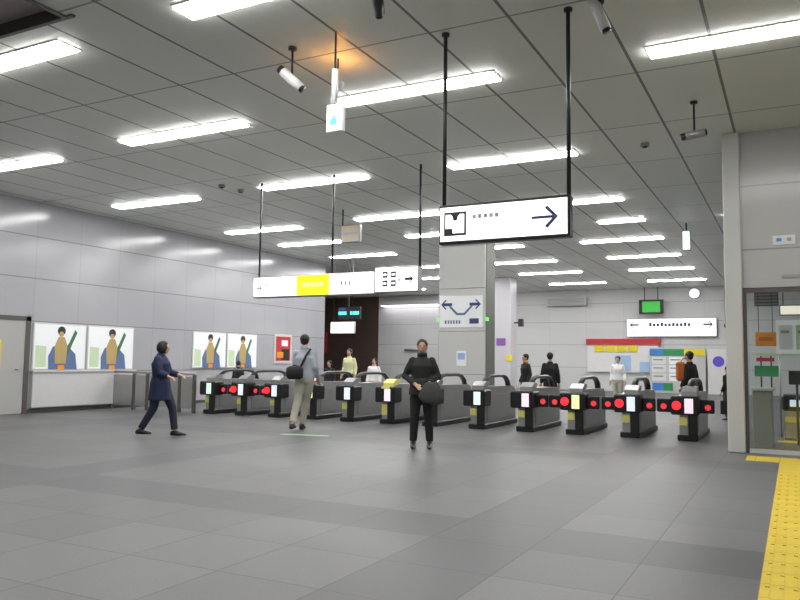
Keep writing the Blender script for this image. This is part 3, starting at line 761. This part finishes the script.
# man walking away to the gates
pg, Jg = person('person in light grey hooded jacket and beige trousers walking to the gates', (-8.08, 11.65, 0), .35, 1.77, lgrey, khaki, shoeb,
    dict(knL=(-.1, -.06, .5), anL=(-.13, -.28, .12), knR=(.0, .14, .5), anR=(-.06, .12, .08), elL=(-.2, .08, 1.12), wrL=(-.14, .24, 1.1), wrR=(.22, .1, .92), head=(-.01, .03, 1.585)), 'short', 0, near=True, collar=lgrey)
MB().tube([(.12, -.06, 1.5), (.06, -.14, 1.38), (.0, -.15, 1.25), (-.06, -.17, 1.12)], [(.022, .008)]*4, blk, 8).build('strap', pg)
bag = thing('shoulder_bag', 'black shoulder bag on the back of the walking person in grey', 'bag', (-8.08-.0, 11.65-.27, 0), .35)
MB().tube([(-.17, -.02, 1.06), (-.12, -.02, 1.06), (.08, -.02, 1.06), (.13, -.02, 1.06)], [(.05, .09), (.075, .12), (.075, .12), (.05, .09)], blk, 16).build('body', bag)
MB().tube([(-.15, -.02, 1.12), (-.05, .0, 1.2), (.1, .0, 1.16)], .012, blk, 8).build('handle', bag)
# man in black standing, facing the camera
person('person in a black jacket and black trousers standing facing the camera', (-4.99, 10.28, 0), PI+.42, 1.63, blk, blk, shoeb,
    dict(elL=(-.25, -.02, 1.12), wrL=(-.12, .2, 1.02), elR=(.27, -.02, 1.12), wrR=(.1, .2, 1.0), knL=(-.11, .02, .49), anL=(-.13, -.02, .08), knR=(.11, .02, .49), anR=(.13, -.02, .08)), 'short', .1, near=True, collar=blk)
hb = thing('hand_bag', 'dark grey bag held before the hips of the standing person in black', 'bag', (-4.99, 10.28, 0), PI+.42)
q = MB().tube([(-.3, .25, .84), (-.24, .27, .82), (-.06, .27, .85), (.0, .26, .88)], [(.04, .12), (.06, .17), (.06, .16), (.04, .12)], dgrey, 16); q.build('body', hb, remesh=.014, smoothit=2)
MB().tube([(-.24, .27, .97), (-.18, .26, 1.05), (-.1, .26, 1.05), (-.05, .27, .99)], .01, blk, 8).build('handle', hb)
# people beyond the gates
oran = mat('orange_cloth', (.5, .13, .02), .8); whitec = mat('white_cloth', (.75, .75, .75), .8); pink = mat('pink_cloth', (.75, .42, .42), .8)
yg = mat('pale_yellow_cloth', (.6, .62, .35), .8)
person('short dark-clothed person behind the second gate from the left', (-14.0, 16.9, 0), 1.2, 1.25, blk, blk, shoeb, face=False)
person('small person in black in the corridor left of the one in pale yellow', (-11.45, 17.7, 0), PI, 1.28, blk, blk, shoeb)
person('person in pale yellow top in the far left corridor', (-11.6, 19.0, 0), PI, 1.64, yg, blk, shoeb, hairstyle='long')
person('short person in pink and white behind the gates left of the person in black', (-10.2, 18.0, 0), PI+.3, 1.37, whitec, pink, shoeb, collar=pink)
person('person in black with orange collar behind the gates right of the pillar', (-6.1, 18.6, 0), 2.4, 1.52, blk, blk, shoeb, collar=oran)
person('person in black seen from behind, alone right of the pillar', (-5.28, 18.0, 0), .3, 1.55, blk, blk, shoeb, face=False)
person('person in a white shirt before the red-headed board', (-4.6, 22.6, 0), PI, 1.52, whitec, khaki, shoeb)
person('person in black with a brown bag behind the rightmost gate', (-1.98, 17.0, 0), 1.1, 1.58, blk, khaki, shoeb)
bb = thing('shoulder_bag', 'orange brown bag slung on the person behind the rightmost gate', 'bag', (-2.13, 16.86, 0), .2)
MB().box(-.1, .08, -.09, .07, .95, 1.36, oran, .04).build('body', bb); MB().tube([(0, 0, 1.36), (.05, .05, 1.43), (.1, .1, 1.42)], .012, oran, 8).build('strap', bb)
person('dark-clothed person half hidden by the right pier', (-1.42, 19.5, 0), 1.0, 1.28, blk, dgrey, shoeb, face=False)

# ------------------------------------------------------------------ camera
sc = bpy.context.scene
f = 753.7
v2 = Vector((-1445, 42, f)).normalized(); v1 = Vector((395, 66, f))
X = -v2; Y = (v1 - X*v1.dot(X)).normalized(); Z = Y.cross(X)
if Z.y > 0: Z = -Z                       # world axes in camera coords (x right, y down, z forward)
right = Vector((X.x, Y.x, Z.x)); down = Vector((X.y, Y.y, Z.y)); fwd = Vector((X.z, Y.z, Z.z))
R = Matrix((right, -down, -fwd)).transposed().to_4x4()
cd = bpy.data.cameras.new('camera'); cam = bpy.data.objects.new('camera', cd); C.objects.link(cam)
cam.matrix_world = Matrix.Translation((0, 0, 1.3)) @ R
cd.sensor_fit = 'HORIZONTAL'; cd.sensor_width = 36; cd.lens = f/800*36; cd.clip_start = .05; cd.clip_end = 200
sc.camera = cam

wd = bpy.data.worlds.new('world'); sc.world = wd; wd.use_nodes = True
wd.node_tree.nodes['Background'].inputs[0].default_value = (.8, .85, .9, 1); wd.node_tree.nodes['Background'].inputs[1].default_value = .2
sc.view_settings.view_transform = 'Standard'; sc.view_settings.look = 'None'; sc.view_settings.gamma = 1
sc.view_settings.exposure = .15
sc.cycles.max_bounces = 8; sc.cycles.diffuse_bounces = 5
